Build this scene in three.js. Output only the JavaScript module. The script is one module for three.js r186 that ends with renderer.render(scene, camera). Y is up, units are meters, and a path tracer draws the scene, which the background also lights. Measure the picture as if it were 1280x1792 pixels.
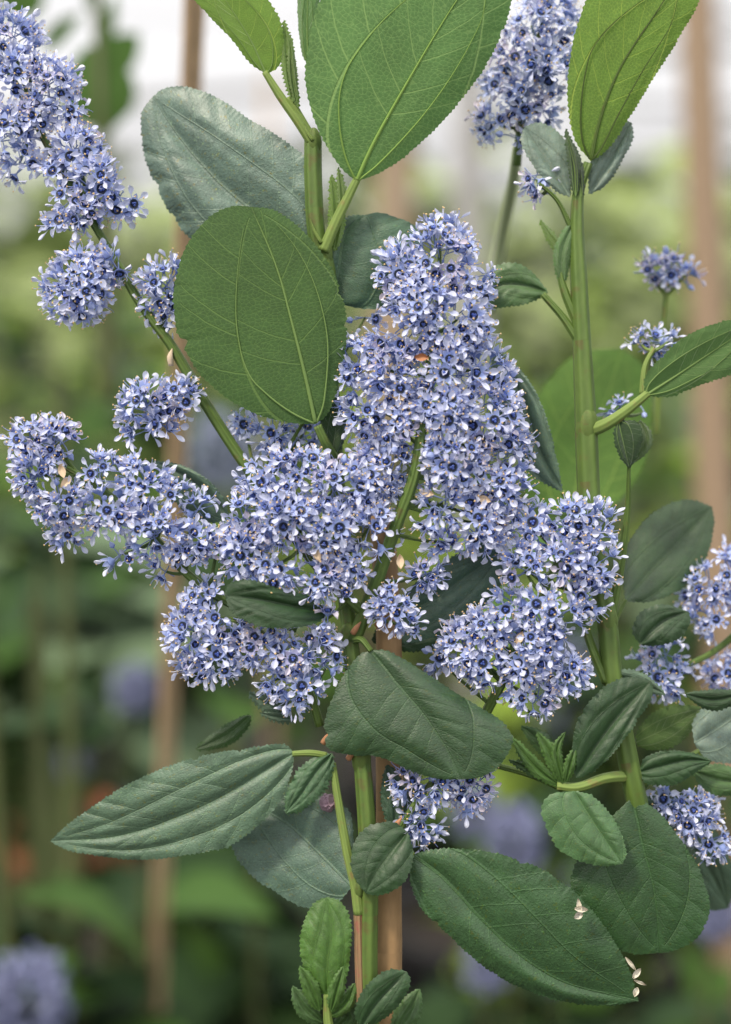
import * as THREE from 'three';
import { mergeGeometries } from 'three/addons/utils/BufferGeometryUtils.js';

// ------------------------------------------------------------------ camera, sky, sun, exposure
const scene = new THREE.Scene();
const D = 0.30, PX = 1e-4, CAM_H = 0.95, PITCH = 10 * Math.PI / 180;   // the sharp plane is 0.30 m away, where 1 photo pixel is 0.1 mm
const camera = new THREE.PerspectiveCamera(2 * Math.atan(896 * PX / D) * 180 / Math.PI, 731 / 1024, 0.02, 200);
camera.position.set(0, CAM_H, 0);
camera.rotation.set(-PITCH, 0, 0);
camera.updateMatrixWorld();
camera.focus = 0.2985;
camera.userData.fStop = 7.2;

const renderer = new THREE.WebGLRenderer({ antialias: true });
renderer.toneMapping = THREE.LinearToneMapping;
renderer.toneMappingExposure = 1.12;
renderer.shadowMap.enabled = true;

{ // bright overcast sky seen through the white cover of a growing tunnel
  const w = 64, h = 32, data = new Float32Array(w * h * 4);
  for (let j = 0; j < h; j++) for (let i = 0; i < w; i++) {
    const el = ((j + .5) / h - .5) * Math.PI, s = Math.sin(el), k = s > 0 ? 0.9 + .6 * s : 0.9 * Math.max(.25, 1 + s * 3);
    data.set([k, k * .99, k * 1.0, 1], (j * w + i) * 4);
  }
  const t = new THREE.DataTexture(data, w, h, THREE.RGBAFormat, THREE.FloatType);
  t.mapping = THREE.EquirectangularReflectionMapping; t.magFilter = t.minFilter = THREE.LinearFilter; t.needsUpdate = true;
  scene.background = t; scene.environment = t;
}
const sun = new THREE.DirectionalLight(0xfff1de, 3.0);
sun.position.set(-.4, 1.7, .1); sun.target.position.set(0, .9, -.3);
sun.castShadow = true; sun.shadow.radius = 16; sun.shadow.mapSize.set(2048, 2048);
Object.assign(sun.shadow.camera, { left: -3, right: 3, top: 3, bottom: -3, near: .01, far: 8 });
scene.add(sun, sun.target);

// ------------------------------------------------------------------ helpers
const V = (x, y, z) => new THREE.Vector3(x, y, z);
function rng(seed) { let a = seed >>> 0; return () => { a = (a + 0x6D2B79F5) | 0; let t = Math.imul(a ^ (a >>> 15), 1 | a); t = (t + Math.imul(t ^ (t >>> 7), 61 | t)) ^ t; return ((t ^ (t >>> 14)) >>> 0) / 4294967296; }; }
const smooth = (a, b, x) => { const t = Math.min(1, Math.max(0, (x - a) / (b - a))); return t * t * (3 - 2 * t); };
const mix = (a, b, t) => a + (b - a) * t;
const hash2 = (x, y, s) => { let h = Math.imul(x, 374761393) + Math.imul(y, 668265263) + Math.imul(s, 974634541); h = Math.imul(h ^ (h >>> 13), 1274126177); return ((h ^ (h >>> 16)) >>> 0) / 4294967296; };
function vnoise(x, y, s) { const i = Math.floor(x), j = Math.floor(y), f = smooth(0, 1, x - i), g = smooth(0, 1, y - j); return mix(mix(hash2(i, j, s), hash2(i + 1, j, s), f), mix(hash2(i, j + 1, s), hash2(i + 1, j + 1, s), f), g); }
const fbm = (x, y, s) => .55 * vnoise(x, y, s) + .3 * vnoise(x * 2.1, y * 2.1, s + 1) + .15 * vnoise(x * 4.3, y * 4.3, s + 2);
const camUp = V(0, 1, 0).applyQuaternion(camera.quaternion), camRight = V(1, 0, 0), camBack = V(0, 0, 1).applyQuaternion(camera.quaternion);
// a point of the place: x, y as measured on the photograph, d metres in front of the lens
const Q = (x, y, d) => camera.position.clone().addScaledVector(camRight, (x - 640) * PX * d / D).addScaledVector(camUp, (896 - y) * PX * d / D).addScaledVector(camBack, -d);
const P = (x, y, z = 0) => Q(x, y, D - z * PX);                 // z: tenths of a millimetre in front of the sharp plane

const used = new Map(), baseOf = new Map();
function numbered(name) { const n = used.get(name) || 0; used.set(name, n + 1); return n ? `${name}_${String(n).padStart(3, '0')}` : name; }
function tag(o, label, category, group, kind) { Object.assign(o.userData, { label, category }); if (group) o.userData.group = group; if (kind) o.userData.kind = kind; return o; }
function thing(name, label, category, base, group) {
  const o = new THREE.Group(); o.name = numbered(name); o.position.copy(base); scene.add(o); baseOf.set(o, base.clone());
  return tag(o, label, category, group);
}
function rootOf(o) { while (o.parent && o.parent !== scene) o = o.parent; return o; }
function put(name, geo, m, parent, label) {                     // a part (geometry in world coordinates) under a thing or a part
  const b = baseOf.get(rootOf(parent)); geo.translate(-b.x, -b.y, -b.z);
  const o = new THREE.Mesh(geo, m); o.name = name; o.castShadow = o.receiveShadow = true; parent.add(o);
  if (label) o.userData.label = label;
  return o;
}
function single(name, geo, m, label, category, base, group) {   // a thing of one mesh
  const o = new THREE.Mesh(geo.translate(-base.x, -base.y, -base.z), m); o.name = numbered(name); o.position.copy(base); o.castShadow = o.receiveShadow = true; scene.add(o); baseOf.set(o, base.clone());
  return tag(o, label, category, group);
}
function merged(list) { const g = mergeGeometries(list.map(x => x.index ? x.toNonIndexed() : x)); return g; }

// a tapering tube through points with radii (metres); ridges > 0 gives ribbed stems
function tube(pts, radii, { seg = 8, radial = 10, ridges = 0, ridge = .1, cap = true, wob = 0 } = {}) {
  const curve = new THREE.CatmullRomCurve3(pts, false, 'centripetal'), n = Math.max(2, seg * (pts.length - 1));
  const fr = curve.computeFrenetFrames(n, false), pos = [], uv = [], idx = []; let len = 0, prev = null;
  for (let i = 0; i <= n; i++) {
    const t = i / n, c = curve.getPointAt(t); if (prev) len += c.distanceTo(prev); prev = c;
    const f = t * (radii.length - 1), k = Math.min(radii.length - 2, Math.floor(f)); let r = radii.length === 1 ? radii[0] : mix(radii[k], radii[k + 1], f - k);
    if (wob) r *= 1 + wob * (vnoise(i * .7, 3, 5) - .5);
    for (let j = 0; j <= radial; j++) {
      const a = j / radial * Math.PI * 2, q = r * (1 + (ridges ? ridge * Math.cos(a * ridges) : 0));
      const v = c.clone().addScaledVector(fr.normals[i], Math.cos(a) * q).addScaledVector(fr.binormals[i], Math.sin(a) * q);
      pos.push(v.x, v.y, v.z); uv.push(j / radial, len * 40);
      if (i && j) { const b = i * (radial + 1) + j; idx.push(b - radial - 2, b - radial - 1, b - 1, b - 1, b - radial - 1, b); }
    }
  }
  if (cap) for (const [row, s] of [[0, 0], [n, 1]]) {
    const c = curve.getPointAt(s), b = pos.length / 3; pos.push(c.x, c.y, c.z); uv.push(.5, .5);
    for (let j = 0; j < radial; j++) { const a = row * (radial + 1) + j; s ? idx.push(a, a + 1, b) : idx.push(a + 1, a, b); }
  }
  const g = new THREE.BufferGeometry();
  g.setAttribute('position', new THREE.Float32BufferAttribute(pos, 3)); g.setAttribute('uv', new THREE.Float32BufferAttribute(uv, 2)); g.setIndex(idx); g.computeVertexNormals();
  return g;
}
const stemTube = (pts, radii, o) => tube(pts.map(p => P(...p)), radii.map(r => r * PX), o);

// ------------------------------------------------------------------ textures
const lin2s = v => 255 * Math.pow(Math.min(1, Math.max(0, v)), 1 / 2.2);
function dataTex(w, h, f, srgb, repeat) {
  const d = new Uint8Array(w * h * 4);
  for (let y = 0; y < h; y++) for (let x = 0; x < w; x++) { const c = f(x, y), k = (y * w + x) * 4; d[k] = c[0]; d[k + 1] = c[1]; d[k + 2] = c[2]; d[k + 3] = 255; }
  const t = new THREE.DataTexture(d, w, h, THREE.RGBAFormat); t.magFilter = t.minFilter = THREE.LinearFilter; if (srgb) t.colorSpace = THREE.SRGBColorSpace;
  if (repeat) t.wrapS = t.wrapT = THREE.RepeatWrapping; t.needsUpdate = true; return t;
}
// the venation of a leaf: three main nerves from the base, side nerves, and a net of fine ones
const latU = v => .25 * Math.pow(Math.sin(Math.PI * Math.pow(Math.min(1, v), .72)), .85);
function venation(seed, W = 512, H = 768) {
  const R = rng(seed), ter = new Float32Array(W * H), main = new Float32Array(W * H), sec = new Float32Array(W * H), low = new Float32Array(W * H), net = new Float32Array(W * H), cell = new Float32Array(W * H);
  function stroke(pts, w0, w1, out, reach, lowAmp) {
    for (let i = 1; i < pts.length; i++) {
      const [x0, y0] = pts[i - 1], [x1, y1] = pts[i], dx = x1 - x0, dy = y1 - y0, L2 = dx * dx + dy * dy + 1e-6, w = mix(w0, w1, i / pts.length);
      for (let y = Math.max(0, Math.floor(Math.min(y0, y1) - reach)); y <= Math.min(H - 1, Math.max(y0, y1) + reach); y++)
        for (let x = Math.max(0, Math.floor(Math.min(x0, x1) - reach)); x <= Math.min(W - 1, Math.max(x0, x1) + reach); x++) {
          const t = Math.min(1, Math.max(0, ((x - x0) * dx + (y - y0) * dy) / L2)), d = Math.hypot(x - x0 - t * dx, y - y0 - t * dy), k = y * W + x;
          out[k] = Math.max(out[k], 1 - smooth(w * .5, w * 1.25, d)); low[k] = Math.max(low[k], lowAmp * Math.exp(-d * d / (reach * reach * .16)));
        }
    }
  }
  const path = (u0, v0, u1, v1, bow, n = 9) => { const a = []; for (let i = 0; i <= n; i++) { const t = i / n; a.push([(mix(u0, u1, t) + (R() - .5) * .004) * W, (mix(v0, v1, t) + bow * t * (1 - t)) * H]); } return a; };
  const nerve = s => { const a = []; for (let i = 0; i <= 40; i++) { const v = i / 40; a.push([(.5 + s * latU(v * .95)) * W, v * .93 * H]); } return a; };
  stroke(path(.5, 0, .5, 1, 0, 24), 5.5, 1.5, main, 44, 1);
  stroke(nerve(1), 4.2, 1.2, main, 38, .85); stroke(nerve(-1), 4.2, 1.2, main, 38, .85);
  for (const s of [-1, 1]) {
    for (let k = 0; k < 5; k++) { const v = .2 + .13 * k + R() * .1, v2 = v + .13 + R() * .04; stroke(path(.5, v, .5 + s * latU(v2), v2, -.02), 2.2, 1, sec, 26, .15 + .3 * R()); }
    for (let k = 0; k < 7; k++) { const v = .03 + .115 * k + R() * .09, v2 = v + .12 + R() * .03; stroke(path(.5 + s * latU(v), v, .5 + s * (latU(v2) + .24), v2, -.03), 2.4, .9, sec, 30, .15 + .4 * R()); }
    for (let k = 0; k < 34; k++) { const v = .03 + .027 * k, q = R() * .9; stroke(path(.5 + s * (.02 + q * .4), v, .5 + s * (.1 + q * .42), v + (R() - .3) * .05, 0, 4), 1.2, .8, ter, 6, 0); }
  }
  const C = 11;
  for (let y = 0; y < H; y++) for (let x = 0; x < W; x++) {
    const i = Math.floor(x / C), j = Math.floor(y / C); let a = 9e9, b = 9e9;
    for (let q = -1; q <= 1; q++) for (let p = -1; p <= 1; p++) { const d = Math.hypot((i + p + hash2(i + p, j + q, seed)) * C - x, (j + q + hash2(i + p, j + q, seed + 7)) * C - y); if (d < a) { b = a; a = d; } else if (d < b) b = d; }
    net[y * W + x] = 1 - smooth(.3, 1.9, b - a); cell[y * W + x] = Math.max(0, 1 - a / C);
  }
  return { W, H, main, sec, ter, low, net, cell, seed };
}
const VEN = [venation(11), venation(57)];
function leafMaps(v, side) {                                     // colours relative to the leaf's own tint
  const { W, H, main, sec, ter, low, net, cell } = v;
  const color = dataTex(W, H, (x, y) => {
    const k = y * W + x, n = fbm(x / 60, y / 60, v.seed), f = hash2(x >> 1, y >> 1, v.seed);
    if (side === 'under') { const b = .62 + .2 * n + .1 * (f - .5) - .1 * cell[k], m = Math.min(1, Math.max(main[k], sec[k] * .85, ter[k] * .5, net[k] * .42)); return [lin2s(mix(.58 * b, 1.0, m * .8)), lin2s(mix(.74 * b, .98, m * .75)), lin2s(mix(.58 * b, .95, m * .7))]; }
    const b = .3 + .3 * n + .26 * (f - .5) + .08 * cell[k] + .12 * fbm(x / 9, y / 9, v.seed + 5), m = Math.max(main[k] * .95, sec[k] * .75, ter[k] * .42, net[k] * .26), sp = hash2(x >> 2, y >> 2, v.seed + 9) > .99 ? .4 : 0;
    const bl = smooth(.72, .8, fbm(x / 8 + 50, y / 8, v.seed + 77)) * .5; return [lin2s(mix(b, 1, m * .5) + sp + bl * .5), lin2s(mix(b, 1, m * .45) + sp * .9), lin2s(mix(b, .9, m * .4) * (1 - bl) + sp * .3)];
  }, true);
  const bump = dataTex(W, H, (x, y) => {
    const k = y * W + x, g = hash2(x, y, 3) * .05; let h;
    if (side === 'under') h = .3 + .55 * main[k] + .3 * Math.max(sec[k], ter[k] * .6, net[k] * .45) - .1 * cell[k]; else h = .8 - .3 * main[k] - .12 * sec[k] - .22 * low[k] - .06 * ter[k] - .04 * net[k] + .1 * cell[k] + .2 * fbm(x / 3.2, y / 3.2, 6);
    h = 255 * Math.min(1, Math.max(0, h + g)); return [h, h, h];
  });
  return { color, bump };
}
const MAPS = { under: VEN.map(v => leafMaps(v, 'under')), upper: VEN.map(v => leafMaps(v, 'upper')) };
const stemBump = dataTex(64, 256, (x, y) => { const h = 255 * (.5 + .25 * Math.cos(x / 64 * Math.PI * 14) + .25 * (fbm(x / 5, y / 22, 4) - .5)); return [h, h, h]; }, false, true);
const stemCol = dataTex(64, 256, (x, y) => { const n = fbm(x / 64 * 8, y / 40, 9), s = .5 + .5 * Math.cos(x / 64 * Math.PI * 14), b = .62 + .3 * n + .12 * s; const br = smooth(.56, .8, fbm(x / 64 * 5, y / 22, 31)) * .55; return [lin2s(b + .1 * n + br * .35), lin2s(b * (1 - br * .45)), lin2s(b * .9)]; }, true, true);
const caneCol = dataTex(64, 512, (x, y) => { const n = fbm(x / 4, y / 60, 21), m = fbm(x / 20, y / 90, 33), b = .5 + .35 * n + .2 * m; return [lin2s(b), lin2s(b * .97), lin2s(b * .92)]; }, true, true);

// ------------------------------------------------------------------ materials
const mats = new Map();
function leafMat(side, rgb, v = 0) {
  const key = side + rgb + v; if (mats.has(key)) return mats.get(key);
  const m = MAPS[side][v], upper = side === 'upper', lift = upper ? 1.55 : 1;
  const o = new THREE.MeshPhysicalMaterial({ color: new THREE.Color().setRGB(...rgb.map(c => c * lift)), map: m.color, bumpMap: m.bump, bumpScale: upper ? .00035 : .00022, roughness: upper ? .48 : .8, side: THREE.DoubleSide });
  if (upper) { o.clearcoat = .35; o.clearcoatRoughness = .42; } else { o.transmission = .42; o.thickness = 0; o.roughness = .9; }
  mats.set(key, o); return o;
}
const std = (rgb, o = {}) => new THREE.MeshStandardMaterial({ color: new THREE.Color().setRGB(...rgb), roughness: .7, side: THREE.DoubleSide, ...o });
const M = {
  rib: std([.15, .245, .065], { roughness: .7 }), ribTop: std([.19, .32, .06], { roughness: .7 }),
  stem: std([.105, .19, .035], { map: stemCol, bumpMap: stemBump, bumpScale: .00025, roughness: .6 }),
  stemDark: std([.1, .14, .05], { map: stemCol, bumpMap: stemBump, bumpScale: .00025, roughness: .65 }),
  stemPale: std([.2, .31, .075], { map: stemCol, bumpMap: stemBump, bumpScale: .00015 }),
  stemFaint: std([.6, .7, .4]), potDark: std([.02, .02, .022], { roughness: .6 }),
  node: std([.115, .19, .04], { map: stemCol, bumpMap: stemBump, bumpScale: .0002 }),
  bark: std([.3, .2, .11], { map: stemCol, bumpMap: stemBump, bumpScale: .0003, roughness: .85 }),
  cane: std([.42, .27, .13], { map: caneCol, roughness: .75 }), canePale: std([.4, .31, .225], { map: caneCol, roughness: .75 }),
  bract: std([.42, .2, .1], { roughness: .8 }), dry: std([.62, .5, .36], { roughness: .9 }), white: std([.66, .62, .52], { roughness: .8 }),
  petal: new THREE.MeshPhysicalMaterial({ vertexColors: true, roughness: .62, side: THREE.DoubleSide, transmission: .22, thickness: 0 }),
  pot: std([.33, .1, .045], { roughness: .85 }), soil: std([.03, .022, .016], { roughness: 1 }), canePost: std([.36, .265, .18], { map: caneCol }), caneWarm: std([.72, .52, .33], { map: caneCol }), ground: std([.03, .032, .024], { roughness: 1 }), metal: std([.33, .33, .34], { roughness: .5, metalness: .3 }),
  post: std([.34, .335, .33], { roughness: .7 }),
};
const GREEN = { under: [.17, .28, .055], deepUnder: [.155, .29, .07], top: [.28, .48, .155], lime: [.36, .54, .08], upper: [.03, .085, .024], dark: [.022, .066, .018], pale: [.1, .175, .11], grey: [.17, .25, .2], young: [.07, .17, .025], mid: [.06, .14, .035] };

// ------------------------------------------------------------------ the setting
{
  const g = new THREE.PlaneGeometry(160, 160, 1, 1).rotateX(-Math.PI / 2), o = new THREE.Mesh(g, M.ground);
  o.name = 'ground'; o.userData.kind = 'structure'; o.receiveShadow = true; scene.add(o);
}

function nodeShape(x, y, z, a, b) {                              // the swelling where leaves leave a stem
  const g = new THREE.SphereGeometry(1, 20, 16), p = g.attributes.position, v = V();
  for (let i = 0; i < p.count; i++) { v.fromBufferAttribute(p, i); const k = .95 + .1 * fbm(v.x * 3 + 9, v.y * 3 + v.z * 2 + 9, 5); p.setXYZ(i, v.x * k * a * PX, v.y * k * b * PX, v.z * k * a * PX); }
  g.computeVertexNormals(); const c = P(x, y, z); return g.translate(c.x, c.y, c.z);
}
// ------------------------------------------------------------------ leaves
// base, mid, tip: pixels of the midrib; L and R: pixels of the two margins from base to tip; z = [base, middle, tip]; zl, zr lift the margins
function leafSurface(o) {
  const { mid, L, R, z = [0, 0, 0], zl = 0, zr = 0, bow = 6, quilt = 3, teeth = 1, seed = 1, ven = 0, upper = true } = o;
  const base = mid[0], tip = mid[mid.length - 1], zAt = t => mix(mix(z[0], z[1], t), mix(z[1], z[2], t), t) + 0 * t;
  const line = (pts, off) => { const c2 = new THREE.CatmullRomCurve3(pts.map(p => V(p[0], p[1], 0)), false, 'centripetal'); return t => { const p = c2.getPointAt(t); p.z = zAt(t) + off * Math.sin(Math.PI * Math.min(1, t * 1.02)); return p; }; };
  const fm = line(mid, 0), fl = line([base, ...L, tip], zl), fr = line([base, ...R, tip], zr);
  const len = new THREE.CatmullRomCurve3(mid.map(p => V(p[0], p[1], 0))).getLength();
  const NV = Math.round(Math.min(190, Math.max(40, len / 2.4))), NU = len > 150 ? 13 : 8, v = VEN[ven], nT = Math.round(len * 1.25 / 9), rows = [];
  let wMax = 1; for (let i = 0; i <= 20; i++) { const m = fm(i / 20); wMax = Math.max(wMax, m.distanceTo(fl(i / 20)), m.distanceTo(fr(i / 20))); }
  const bites = []; for (let i = 0; i < 3 && len > 150; i++) bites.push([.2 + .7 * hash2(i, 1, seed), hash2(i, 2, seed) < .5 ? -1 : 1, .02 + .05 * hash2(i, 3, seed), .008 + .012 * hash2(i, 4, seed)]);
  const low = (u, w) => { const x = Math.min(v.W - 1, Math.max(0, Math.round(u * v.W))), y = Math.min(v.H - 1, Math.max(0, Math.round(w * v.H))); return v.low[y * v.W + x]; };
  const pos = [], uv = [], idx = [];
  for (let i = 0; i <= NV; i++) {
    const t = i / NV, m = fm(t), ends = { '-1': fl(t), '1': fr(t) };
    for (let j = -NU; j <= NU; j++) {
      const s = Math.sign(j) || 1, q = Math.abs(j) / NU, e = ends[s], w = m.distanceTo(e), p = m.clone().lerp(e, q);
      const u = .5 + s * q * w / (2 * wMax) * .98, saw = (t * nT + (s > 0 ? .4 : 0)) % 1, big = Math.sin(Math.PI * t);
      p.z += bow * Math.sin(Math.PI * q) * big;
      p.z += (low(u, t) * (upper ? -1 : .7) + .3) * quilt * .8 * smooth(0, .1, t) * smooth(1, .7, t);
      p.z += (fbm(t * 4 + seed, q * 2 + s, seed) - .5) * quilt * 2.8 * q * big;
      if (q > .3) p.addScaledVector(e.clone().sub(m).normalize(), (fbm(t * 7 + seed * 3, s * 5, seed + 4) - .5) * Math.min(15, w * .14) * (q - .3) * big);
      if (q > .8 && teeth) { const k = (q - .8) / .2, dir = e.clone().sub(m).normalize(); p.addScaledVector(dir, k * teeth * (3.6 * (1 - saw) * (.6 + .8 * hash2(Math.floor(t * nT), s + 3, seed)) - 1.2) * smooth(0, .04, t) * smooth(1, .985, t)); p.z += k * teeth * 1.4 * (hash2(Math.floor(t * nT), s, seed) - .5); }
      for (const b of bites) if (b[1] === s && q > .6) p.lerp(m, b[2] * Math.exp(-(((t - b[0]) / b[3]) ** 2)) * (q - .6) / .4);
      const P3 = P(p.x, p.y, p.z); pos.push(P3.x, P3.y, P3.z); uv.push(u, t);
      if (i && j > -NU) { const c = 2 * NU + 1, b = i * c + j + NU; idx.push(b - c - 1, b - 1, b - c, b - c, b - 1, b); }
    }
  }
  const g = new THREE.BufferGeometry(); g.setAttribute('position', new THREE.Float32BufferAttribute(pos, 3)); g.setAttribute('uv', new THREE.Float32BufferAttribute(uv, 2)); g.setIndex(idx); g.computeVertexNormals();
  const at = (t, f) => { const m = fm(t), e = f < 0 ? fl(t) : fr(t), p = m.clone().lerp(e, Math.abs(f)); p.z += bow * Math.sin(Math.PI * Math.abs(f)) * Math.sin(Math.PI * t) + quilt * (upper ? -.4 : .9); return p; };
  return { g, at, len, wMax, fl, fr, fm };
}
function leaf(parent, o) {
  const { side = 'upper', rgb = GREEN.upper, ven = 0, petiole, label, rib = side === 'under', ribMat } = o;
  const s = leafSurface({ ...o, upper: side === 'upper' });
  const mesh = put('leaf', s.g, leafMat(side, rgb, ven), parent, label);
  if (rib) {
    const k = Math.min(1.2, s.len / 300), tone = ribMat || M.rib, pts = f => { const a = []; for (let i = 0; i <= 12; i++) { const t = .01 + i / 12 * (f ? .86 : .93), w = s.fm(t).distanceTo(f < 0 ? s.fl(t) : s.fr(t)); a.push(s.at(t, f ? Math.sign(f) * Math.min(.6, latU(t) * 2 * s.wMax / Math.max(w, 1)) : 0)); } return a.map(p => P(p.x, p.y, p.z)); };
    put('midrib', tube(pts(0), [3.4 * k * PX, 1.8 * k * PX, .5 * k * PX], { seg: 3, radial: 6 }), tone, mesh);
    for (const f of [-1, 1]) put('side_vein', tube(pts(f), [1.7 * k * PX, .9 * k * PX, .3 * k * PX], { seg: 3, radial: 6 }), tone, mesh);
  }
  if (petiole) put('petiole', stemTube(petiole.pts, petiole.r || [5, 4, 4]), petiole.m || M.stem, mesh);
  return mesh;
}
// mirrored shortcut for small leaves: an oval of given half width about a bent midrib
function oval(parent, mid, half, o = {}) {
  const c = new THREE.CatmullRomCurve3(mid.map(p => V(p[0], p[1], 0))), L = [], R = [], hl = half * (o.fl ?? 1), hr = half * (o.fr ?? 1);
  for (const t of [.06, .16, .3, .45, .6, .75, .88, .96]) { const p = c.getPointAt(t), d = c.getTangentAt(t), w = Math.pow(Math.sin(Math.PI * Math.pow(t, o.pw ?? .85)), .75); L.push([p.x + d.y * hl * w, p.y - d.x * hl * w]); R.push([p.x - d.y * hr * w, p.y + d.x * hr * w]); }
  return leaf(parent, { mid, L, R, ...o });
}

// ------------------------------------------------------------------ flowers
const C = { petal: [.65, .69, .9], petalTip: [.76, .79, .92], claw: [.42, .52, .83], sepal: [.3, .405, .78], sepalTip: [.49, .57, .88], disc: [.012, .017, .06], ring: [.02, .035, .03], pistil: [.09, .16, .55], filament: [.35, .4, .8], anther: [.8, .58, .27], stalk: [.29, .37, .62], pinkish: [.6, .38, .33] };
function painted(g, f) { const p = g.attributes.position, c = new Float32Array(p.count * 3), v = V(); for (let i = 0; i < p.count; i++) { v.fromBufferAttribute(p, i); c.set(f(v, i), i * 3); } g.setAttribute('color', new THREE.BufferAttribute(c, 3)); g.deleteAttribute('uv'); return g; }
const mix3 = (a, b, t) => [mix(a[0], b[0], t), mix(a[1], b[1], t), mix(a[2], b[2], t)];
function patch(rows, cols, f, color) {                           // a small curved sheet
  const pos = [], col = [], idx = [];
  for (let i = 0; i <= rows; i++) for (let j = 0; j <= cols; j++) { const t = i / rows, s = j / cols * 2 - 1, p = f(t, s); pos.push(...p); col.push(...color(t, s)); if (i && j) { const c = cols + 1, b = i * c + j; idx.push(b - c - 1, b - 1, b - c, b - c, b - 1, b); } }
  const g = new THREE.BufferGeometry(); g.setAttribute('position', new THREE.Float32BufferAttribute(pos, 3)); g.setAttribute('color', new THREE.Float32BufferAttribute(col, 3)); g.setIndex(idx); g.computeVertexNormals(); return g;
}
function bare(g) { g.deleteAttribute('uv'); return g; }
function flowerGeo(seed, kind) {                                 // axis +y, in units of 0.1 mm, then scaled to metres
  const R = rng(seed), list = [], j = a => (R() - .5) * a, T = .88 + j(.15), blue = R() * .45, warm = kind === 'old' ? .5 : 0;
  const tone = c => mix3(c, C.pinkish, warm * (.4 + .4 * R()));
  if (kind === 'bud') {
    for (let k = 0; k < 5; k++) { const a = k * 1.2566; list.push(patch(4, 2, (t, s) => { const r = 6.5 * Math.sin(Math.PI * Math.pow(t, .7)) + .6, b = a + s * .66; return [Math.cos(b) * r, t * 20 - 3, Math.sin(b) * r]; }, t => mix3(C.sepal, C.sepalTip, t))); }
  } else {
    const open = kind === 'cup' ? .55 : kind === 'half' ? .8 : 1;
    for (let k = 0; k < 5; k++) {                                // sepals: a collar of five incurved points
      const a = k * 1.2566 + j(.1), tipUp = 3 + j(5), c1 = tone(C.sepal), c2 = tone(C.sepalTip);
      list.push(patch(4, 4, (t, s) => { const r = mix(6, 21 * open, t), w = 7.6 * Math.pow(1 - t, .55) + .3, y = 2 + 3.5 * t + tipUp * t * t * (2 - open) + 1.6 * s * s * (1 - t) + (open < 1 ? t * 8 : 0); return [Math.cos(a) * r - Math.sin(a) * s * w, y, Math.sin(a) * r + Math.cos(a) * s * w]; }, (t, s) => mix3(c1, c2, Math.min(1, t * .9 + .15 * Math.abs(s)))));
    }
    for (let k = 0; k < 5; k++) {                                // clawed, hooded petals between the sepals
      if (kind === 'old' && R() < .35) continue;
      const a = .628 + k * 1.2566 + j(.25), droop = kind === 'cup' ? 10 + j(8) : kind === 'half' ? 6 + j(12) : -5 + j(18), len = (27 + j(6)) * (kind === 'cup' ? .85 : 1), twist = j(.8), wid = 6 + j(2.2), c0 = tone(mix3(C.claw, C.sepal, blue)), c1 = tone(mix3(C.petal, C.sepalTip, blue)), c2 = tone(mix3(C.petalTip, C.petal, blue));
      list.push(patch(7, 4, (t, s) => {
        const q = smooth(.38, .62, t), w = mix(1.15, wid * Math.pow(Math.max(0, Math.sin(Math.PI * Math.min(1, (t - .3) / .74))), .6), q) * (t > .985 ? .25 : 1), r = 8 + len * t, h = 2 + 8 * Math.sin(Math.min(1, t * 1.1) * 1.7) + droop * t * t - q * 2.6 * (s * s - .4) * -1.2, tw = twist * q, x = s * w * Math.cos(tw), y = h + s * w * Math.sin(tw) + q * 2.4 * s * s;
        return [Math.cos(a) * r - Math.sin(a) * x, y, Math.sin(a) * r + Math.cos(a) * x];
      }, (t, s) => t < .45 ? mix3(c0, c1, t / .45) : mix3(c1, c2, Math.min(1, (t - .45) * 1.6 + .35 * Math.abs(s)))));
    }
    list.push(painted(new THREE.LatheGeometry([[0, 2.2], [3.5, 2.4], [6.5, 3.6], [8.8, 5.0], [10.4, 4.6], [11.2, 2.6], [9, 0], [4, -4], [1.3, -8]].map(p => new THREE.Vector2(...p)), 11), v => { const r = Math.hypot(v.x, v.z); return v.y < 2.7 && r > 3.6 || v.y < 0 ? C.sepal : r > 9.8 ? mix3(C.disc, C.sepal, .35) : r > 7 ? C.ring : C.disc; }));
    for (let k = 0; k < 3; k++) { const a = k * 2.0944 + seed; list.push(painted(new THREE.SphereGeometry(2.7, 6, 4).scale(1, 1.2, 1).translate(Math.cos(a) * 2.6, 5, Math.sin(a) * 2.6), () => C.pistil)); }
    for (let k = 0; k < 5; k++) {                                // stamens
      const a = .628 + k * 1.2566 + j(.3), r1 = (kind === 'cup' ? 9 : 15) + j(9), y1 = 23 + j(11), p0 = V(Math.cos(a) * 9, 3, Math.sin(a) * 9), p1 = V(Math.cos(a) * (r1 * .9 + 2), y1 * .6, Math.sin(a) * (r1 * .9 + 2)), p2 = V(Math.cos(a) * r1, y1, Math.sin(a) * r1), pale = R() < .4;
      list.push(painted(tube([p0, p1, p2], [.85, .6], { seg: 2, radial: 4, cap: false }), () => pale ? C.petalTip : C.filament));
      if (R() < .8) list.push(painted(new THREE.IcosahedronGeometry(1.9, 0).scale(1, .8, 1.2).translate(p2.x, p2.y, p2.z), () => tone(C.anther)));
    }
  }
  list.push(painted(tube([V(0, -4, 0), V(j(5), -22, j(5)), V(j(9), -48, j(9))], [1.6, 1.3, 1.3], { seg: 2, radial: 5, cap: false }), () => C.stalk));
  return merged(list.map(g => { for (const k of Object.keys(g.attributes)) if (!['position', 'normal', 'color'].includes(k)) g.deleteAttribute(k); return g; })).scale(PX * T, PX * T, PX * T);
}
const KINDS = ['open', 'open', 'open', 'half', 'open', 'open', 'half', 'cup', 'cup', 'open', 'old', 'bud'], BLOOM = KINDS.map((k, i) => flowerGeo(100 + i * 13, k));

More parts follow.
